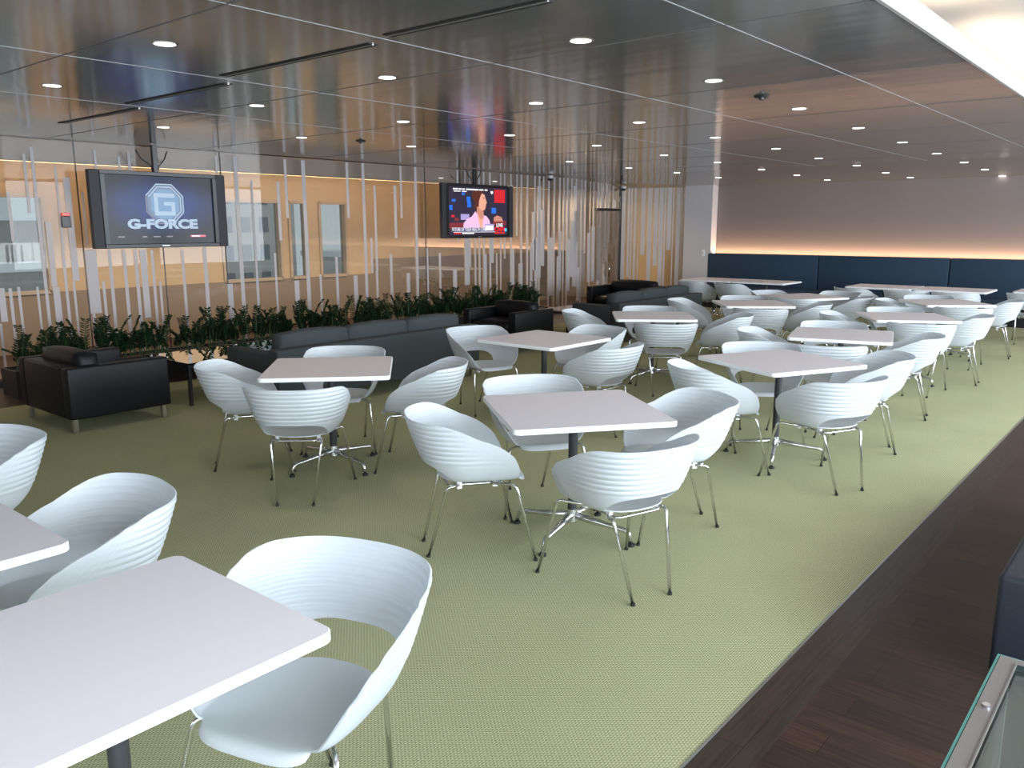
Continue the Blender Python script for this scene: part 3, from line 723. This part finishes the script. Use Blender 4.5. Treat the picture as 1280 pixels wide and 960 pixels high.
def rect(mb, x0, x1, z0, z1, mi, y): mb.poly([(x0, y, z0), (x1, y, z0), (x1, y, z1), (x0, y, z1)], mi)
m, nt, b = new_mat('blue_broadcast_glow')
tc = N(nt, 'ShaderNodeTexCoord'); mp = N(nt, 'ShaderNodeMapping'); mp.inputs['Scale'].default_value = (1.25, 1, 2.6); mp.inputs['Location'].default_value = (0, 0, -.14)
nt.links.new(tc.outputs['Object'], mp.inputs[0])
gr = N(nt, 'ShaderNodeTexGradient', gradient_type='SPHERICAL'); nt.links.new(mp.outputs[0], gr.inputs[0])
nzz = N(nt, 'ShaderNodeTexNoise'); nzz.inputs['Scale'].default_value = 5; nt.links.new(tc.outputs['Object'], nzz.inputs['Vector'])
cr = N(nt, 'ShaderNodeValToRGB'); cr.color_ramp.elements[0].color = (.035, .038, .055, 1); cr.color_ramp.elements[1].color = (.05, .10, .42, 1); cr.color_ramp.elements[1].position = .75
mm2 = N(nt, 'ShaderNodeMath', operation='MULTIPLY'); nt.links.new(gr.outputs['Fac'], mm2.inputs[0])
mm3 = N(nt, 'ShaderNodeMath', operation='MULTIPLY_ADD'); mm3.inputs[1].default_value = 1.6; mm3.inputs[2].default_value = .4; nt.links.new(nzz.outputs['Fac'], mm3.inputs[0]); nt.links.new(mm3.outputs[0], mm2.inputs[1])
nt.links.new(mm2.outputs[0], cr.inputs[0]); nt.links.new(cr.outputs[0], b.inputs['Emission Color']); b.inputs['Emission Strength'].default_value = .42
b.inputs['Base Color'].default_value = (.01, .01, .012, 1); b.inputs['Roughness'].default_value = .12; b.inputs['Specular IOR Level'].default_value = .12
sm1 = [m, emat('pale_blue_type', (.36, .50, .66), .62), emat('blue_emblem', (.08, .24, .46), .6), emat('red_ticker', (.75, .08, .14), .8), emat('dim_type', (.20, .16, .20), .6), emat('dark_emblem', (.04, .09, .20), .8), emat('white_type', (.85, .82, .88), .8)]
def draw1(mb, w, h):
    rect(mb, -w, w, -h, h, 0, -.0055)
    cx, cz = .04, .075
    def octo(r, mi, y, a0=0, a1=8, inner=0):
        pts = [(cx+r*math.cos(R(22.5+45*k)), y, cz+r*math.sin(R(22.5+45*k))) for k in range(8)]
        if not inner: mb.poly(pts, mi); return
        q = [(cx+inner*math.cos(R(22.5+45*k)), y, cz+inner*math.sin(R(22.5+45*k))) for k in range(8)]
        for k in range(a0, a1): i, j = k % 8, (k+1) % 8; mb.poly([pts[i], pts[j], q[j], q[i]], mi)
    octo(.245, 5, -.006)
    octo(.265, 1, -.0065, -2, 3, .250); octo(.228, 1, -.0065, -2, 3, .215); octo(.265, 4, -.0063, 3, 6, .252)
    octo(.195, 2, -.0064)
    y = -.007      # big block letter G
    g = .135; s_ = .05; X, Z = cx-.005, cz-.005
    rect(mb, X-g, X+g, Z+g-s_, Z+g, 1, y); rect(mb, X-g, X-g+s_, Z-g, Z+g-s_, 1, y); rect(mb, X-g+s_, X+g, Z-g, Z-g+s_, 1, y); rect(mb, X+g-s_, X+g, Z-g+s_, Z+.03, 1, y); rect(mb, X-.01, X+g-s_, Z-.012, Z+.03, 1, y)
    rect(mb, -.36, .40, -.25, -.125, 5, -.0068) if False else None
    text_into(mb, 'G-FORCE', .0, -.22, .15, 1, -.0075, 1.45, .008)
    rect(mb, .35, .56, -h+.075, -h+.10, 3, -.006); rect(mb, .37, .48, -h+.08, -h+.095, 6, -.0065)
    for x0, x1 in ((-.58, -.50), (-.28, -.22), (-.14, -.05), (.03, .11)): rect(mb, x0, x1, -h+.077, -h+.092, 4, -.006)
tv((-10.06, 5.24, 1.92), PI/2, 1.74, .915, 'flat television with blue G-FORCE screen hanging before the glass wall at left', draw1, sm1, tilt=0)
sm2 = [emat('studio_dark', (.030, .025, .05), .9), emat('studio_red', (.62, .02, .03), 1), emat('studio_blue', (.02, .16, .75), 1), emat('skin', (.80, .38, .26), 1), emat('hair', (.10, .025, .015), .9),
       emat('pink_jacket', (.85, .50, .72), 1), emat('white_type', (.90, .90, .92), 1), emat('navy_caption', (.08, .07, .20), 1), emat('cnn_red', (.75, .02, .03), 1), emat('cyan_bug', (.10, .55, .85), 1), emat('maroon', (.22, .03, .04), .9), emat('lilac', (.40, .33, .62), 1), emat('skin_shade', (.58, .24, .17), 1)]
def draw2(mb, w, h):
    # picture coordinates: u 0..1 left to right, v 0..1 top to bottom
    def P(u, v, y): return (-w+2*w*u, y, h-2*h*v)
    def rc(u0, u1, v0, v1, mi, y): mb.poly([P(u0, v1, y), P(u1, v1, y), P(u1, v0, y), P(u0, v0, y)], mi)
    def pl(pts, mi, y): mb.poly([P(u, v, y) for u, v in pts], mi)
    y = -.0055; rc(0, 1, 0, 1, 0, y); y = -.006
    rc(.77, .96, .03, .31, 1, y); rc(.0, .30, .74, .86, 10, y); rc(.74, .98, .70, .79, 10, y)
    for u0, u1, v0, v1 in ((.30, .36, .20, .30), (.31, .37, .30, .42), (.06, .12, .26, .31), (.02, .07, .38, .48), (.72, .80, .42, .54), (.22, .27, .12, .17)): rc(u0, u1, v0, v1, 2, y)
    rc(.20, .34, .56, .68, 11, y); rc(.05, .10, .58, .63, 1, y); rc(.10, .17, .64, .70, 10, y)
    pl([(.76, .62), (.82, .58), (.90, .62), (.93, .72), (.76, .72)], 12, y)
    y = -.0065  # presenter: hair, neck, face in profile, jacket
    pl([(.40, .08), (.48, .045), (.56, .07), (.59, .14), (.575, .30), (.545, .47), (.47, .47), (.425, .43), (.435, .30), (.385, .21)], 4, y)
    y = -.007
    pl([(.47, .40), (.575, .42), (.585, .60), (.50, .72), (.46, .58)], 12, y)
    pl([(.555, .12), (.60, .15), (.622, .25), (.640, .325), (.622, .34), (.622, .40), (.600, .47), (.545, .475), (.50, .42), (.505, .28), (.53, .18)], 3, -.0075)
    pl([(.575, .215), (.60, .21), (.60, .225), (.575, .23)], 4, -.0078); pl([(.60, .39), (.625, .385), (.622, .40), (.60, .402)], 1, -.0078)
    pl([(.24, .84), (.245, .75), (.30, .67), (.38, .61), (.44, .50), (.475, .55), (.52, .84)], 5, -.0072)
    pl([(.555, .84), (.585, .58), (.63, .60), (.68, .68), (.70, .80), (.70, .84)], 5, -.0072)
    pl([(.475, .55), (.53, .68), (.575, .62), (.565, .84), (.52, .84)], 3, -.0071)
    y = -.008
    rc(.08, .60, .84, .925, 7, y); rc(.60, .76, .765, .91, 11, y); rc(.61, .75, .80, .90, 6, y-.0002); rc(.08, .78, .93, .94, 6, y); rc(.09, .20, .945, .975, 1, y); rc(.22, .42, .95, .972, 6, y)
    rc(.78, .94, .83, .93, 8, y) if False else None
    rc(.945, .99, .86, .925, 9, y)
    for u0, u1 in ((.08, .16), (.17, .22), (.23, .27), (.29, .50), (.51, .58), (.60, .65)): rc(u0, u1, .035, .065, 6, y)
    for u0, u1 in ((.09, .20), (.22, .30)): rc(u0, u1, .085, .105, 6, y)
    pl([(.70, .075), (.725, .06), (.75, .075), (.745, .12), (.715, .13)], 6, y)
    text_into(mb, 'FUTURE OF YOUR HEALTH CARE', -w+2*w*.34, h-2*h*.91, .083, 6, y-.0005, .72, .001)
    text_into(mb, 'LIVE', -w+2*w*.86, h-2*h*.825, .085, 6, y-.0005, 1.15, .003)
    text_into(mb, 'CNN', -w+2*w*.86, h-2*h*.925, .115, 8, y-.0005, 1.1, .006)
    rc(.77, .95, .945, .975, 8, y)
tv((-10.06, 11.10, 1.975), PI/2, 1.86, .93, 'flat television showing a news presenter in a pink jacket, hanging before the glass wall', draw2, sm2, sw=.10)

# ------------------------------------------------------------------ ceiling fittings
DL = [(726,51),(892,101),(670,129),(999,136),(799,153),(1073,160),(746,182),(894,172),(970,186),(1128,178),(1171,192),(830,194),(1023,198),(712,202),(786,210),(897,203),(1071,207),(1205,203),(952,212),(846,216),(898,222),(996,219),(1107,216),(1231,212),(1253,220),(1034,225),(1138,222),(206,55),(65,107),(321,132),(484,97),(204,159),(377,172),(504,152),(514,183),(637,169)]
def on_ceiling(px, py):
    d_ = ray(px, py); t_ = (HC-CH)/d_.z; p = Vector((0, 0, CH))+d_*t_
    if p.y > YS:
        k = (ZB-HC)/(BY-YS)      # z = HC + k (y-YS)
        t2 = (HC-k*YS-CH)/(d_.z-k*d_.y); p = Vector((0, 0, CH))+d_*t2
    return p
cols = {0: [], 1: [], 2: [], 3: []}
for q in DL:
    p = on_ceiling(*q); x0 = p.x if p.y < YS else (d := ray(*q)).x/d.z*(HC-CH)
    ci = min(range(4), key=lambda i: abs((-3.05, -4.65, -6.35, -8.1)[i]-x0)); cols[ci].append(p)
dl0 = None
slope = math.atan((ZB-HC)/(BY-YS))
for ci, ps in cols.items():
    ps.sort(key=lambda p: p.y)
    for k, p in enumerate(ps):
        lab = 'round recessed ceiling downlight, %s line from the lit cove, %s from the camera' % (ORD[ci], ORD[k])
        if dl0 is None:
            t = dl0 = thing('recessed_downlight', lab, 'light', p, 0, 'recessed ceiling downlights')
            n = 28; mb = MB()
            vs = [(r_*math.cos(2*PI*j/n), r_*math.sin(2*PI*j/n), z_) for r_, z_ in ((.075, -.0005), (.072, -.003), (.060, -.002)) for j in range(n)]
            mb.add(vs, [(l*n+j, l*n+(j+1) % n, (l+1)*n+(j+1) % n, (l+1)*n+j) for l in range(2) for j in range(n)]); mb.build('trim_ring', M['trim_ring'], t, smooth=True)
            one('lens', M['down'], lambda b: b.cyl(0, 0, -.0018, -.0004, .058, 24), t)
        else: t = copy_tree(dl0); t.location = p; t['label'] = lab
        if p.y > YS: t.rotation_euler = (slope, 0, 0)
        if p.y > 15.2: continue
        ld = bpy.data.lights.new('downlight_beam', 'SPOT'); ld.energy = 15; ld.spot_size = R(125); ld.spot_blend = 1; ld.shadow_soft_size = .06; ld.color = (1, .88, .74)
        lo = bpy.data.objects.new('downlight_beam', ld); C.objects.link(lo); lo.location = (p.x, p.y, p.z-.02)
SL = [((-3.5, -2.42), 3.15), ((-5.25, -3.72), 3.24), ((-7.0, -5.5), 3.43), ((-8.8, -7.2), 3.62)]
for i, ((a, c), yy) in enumerate(SL):
    t = thing('air_slot_diffuser', 'long black linear air slot in the metal ceiling, %s from the lit cove' % ORD[i], 'vent', ((a+c)/2, yy, HC), 0, 'linear air slots'); l = (c-a)/2
    one('slot', M['slot'], lambda b: (b.box(-l, l, -.035, -.008, -.004, -.001), b.box(-l, l, .008, .035, -.004, -.001)), t)
    one('centre_bar', M['strip'], lambda b: b.box(-l, l, -.006, .006, -.007, -.001), t)
for i, q in enumerate(((952, 120), (451, 176))):
    p = on_ceiling(*q)
    s_ = MB(); s_.cyl(p.x, p.y, HC-.012, HC-.001, .055, 20, r1=.06); s_.cyl(p.x, p.y, HC-.03, HC-.012, .02, 12)
    tag(s_.build('fire_sprinkler', M['black'], angle=40), ['dark round sprinkler plate in the ceiling nearest the lit cove', 'dark round sprinkler plate in the ceiling between the two televisions'][i], 'sprinkler', 'ceiling sprinklers')
for i, px in enumerate((683, 775)):
    P_ = on_glass(px, 226+i*1); t = thing('dome_camera', ['small black dome camera under the soffit right of the presenter television', 'small dome camera with white base on the soffit above the glass door'][i], 'camera', (GX+.1, P_.y, HC-.02-.066*max(0, P_.y-YS)), 0, 'dome cameras')
    one('mount_base', M['white_paint'], lambda b: b.cyl(0, 0, -.05, 0, .06, 18), t, angle=40)
    mb = MB(); 
    for j in range(6): mb.cyl(0, 0, -.05-.055*math.sin(R(15*(j+1))), -.05-.055*math.sin(R(15*j)), .055*math.cos(R(15*(j+1))), 18, r1=.055*math.cos(R(15*j)))
    mb.build('dome', M['black'], t, angle=60)
# fire alarm strobe on the glass joint
t = thing('fire_alarm', 'small red and black fire alarm strobe on the glass left of the blue screen television', 'alarm', (GX+.012, 4.19, 1.80))
one('body', M['black'], lambda b: b.box(0, .04, -.05, .05, -.09, .04, bev=.006), t); one('red_lens', M['bulb_red'], lambda b: b.box(0, .045, -.045, .045, .042, .08, bev=.006), t)
sw = thing('light_switch', 'small white switch plate on the white column beside the navy bench', 'switch', (-8.53, BY-.25, 1.13))
one('plate', M['edge'], lambda b: b.box(-.04, .04, -.012, -.001, -.07, .07, bev=.004), sw); one('rocker', M['white_paint'], lambda b: b.box(-.015, .015, -.017, -.012, -.03, .03, bev=.002), sw)

# ------------------------------------------------------------------ right foreground: leather block and glass case
t = thing('upholstered_bench', 'dark navy leather block bench on the wood floor at right edge of view', 'bench', (-.455, 3.35, 0))
M['block'] = pm('navy_black_leather', (.020, .023, .036), .45, bump=.1, bscale=120)
one('base', M['black'], lambda b: b.box(.03, .87, .03, 2.4, 0, .05), t); one('cushion', M['block'], lambda b: b.box(0, .9, 0, 2.45, .05, .452, bev=.022, seg=4), t, angle=50)
X0, Y1, Z1 = -.222, 1.742, .90
t = thing('glass_display_case', 'glass topped display case with greenish edges at the bottom right corner', 'display case', (X0, Y1, 0))
W_, L_ = 1.0, 1.25
one('top_pane', M['caseglass'], lambda b: b.box(.004, W_, -L_, -.004, Z1-.010, Z1), t)
one('pane_edge', M['glass_edge'], lambda b: (b.box(0, .004, -L_, 0, Z1-.010, Z1), b.box(.004, W_, -.004, 0, Z1-.010, Z1)), t)
one('frame', M['case_strip'], lambda b: (b.box(.006, .034, -L_, -.006, Z1+.0002, Z1+.002), b.box(.034, W_, -.026, -.006, Z1+.0002, Z1+.002), b.box(.034, .0365, -L_, -.026, Z1+.0002, Z1+.004)), t)
one('side_pane', M['caseglass'], lambda b: b.box(.010, .016, -L_, -.03, .30, Z1-.021), t)
one('side_pane', M['caseglass'], lambda b: b.box(.03, W_, -.016, -.010, .30, Z1-.021), t)
one('corner_post', M['case_strip'], lambda b: b.box(.010, .026, -.026, -.010, .30, Z1-.021), t)
one('cabinet', M['black'], lambda b: b.box(0, W_, -L_, 0, 0, .30, bev=.004), t)
one('lock', M['chrome'], lambda b: b.cyl(.020, -.22, Z1+.002, Z1+.006, .007, 12), t)

# ------------------------------------------------------------------ light
w = bpy.data.worlds.new('world'); sc.world = w; w.use_nodes = True
bg = w.node_tree.nodes['Background']; bg.inputs[0].default_value = (.80, .86, .95, 1); bg.inputs[1].default_value = .9
# daylight from the window wall on the right
for y, e in ((-1.6, 400), (2.2, 400), (6.2, 360), (10.2, 345), (14.2, 290)):
    area('window_daylight', (3.45, y, 1.75), (0, R(90), 0), 2.3, 3.6, e, (.82, .91, 1.0))
area('window_daylight', (-1.0, -3.1, 1.9), (R(90), 0, 0), 6.0, 1.9, 55, (.85, .92, 1.0))  # added fill lamp behind the camera; no window in the front wall
sc.view_settings.view_transform = 'Standard'
sc.view_settings.look = 'None'
sc.view_settings.exposure = .1
sc.cycles.use_denoising = True
sc.cycles.max_bounces = 8; sc.cycles.diffuse_bounces = 4; sc.cycles.glossy_bounces = 4; sc.cycles.transparent_max_bounces = 12; sc.cycles.sample_clamp_indirect = 6
sc.cycles.caustics_reflective = False; sc.cycles.caustics_refractive = False
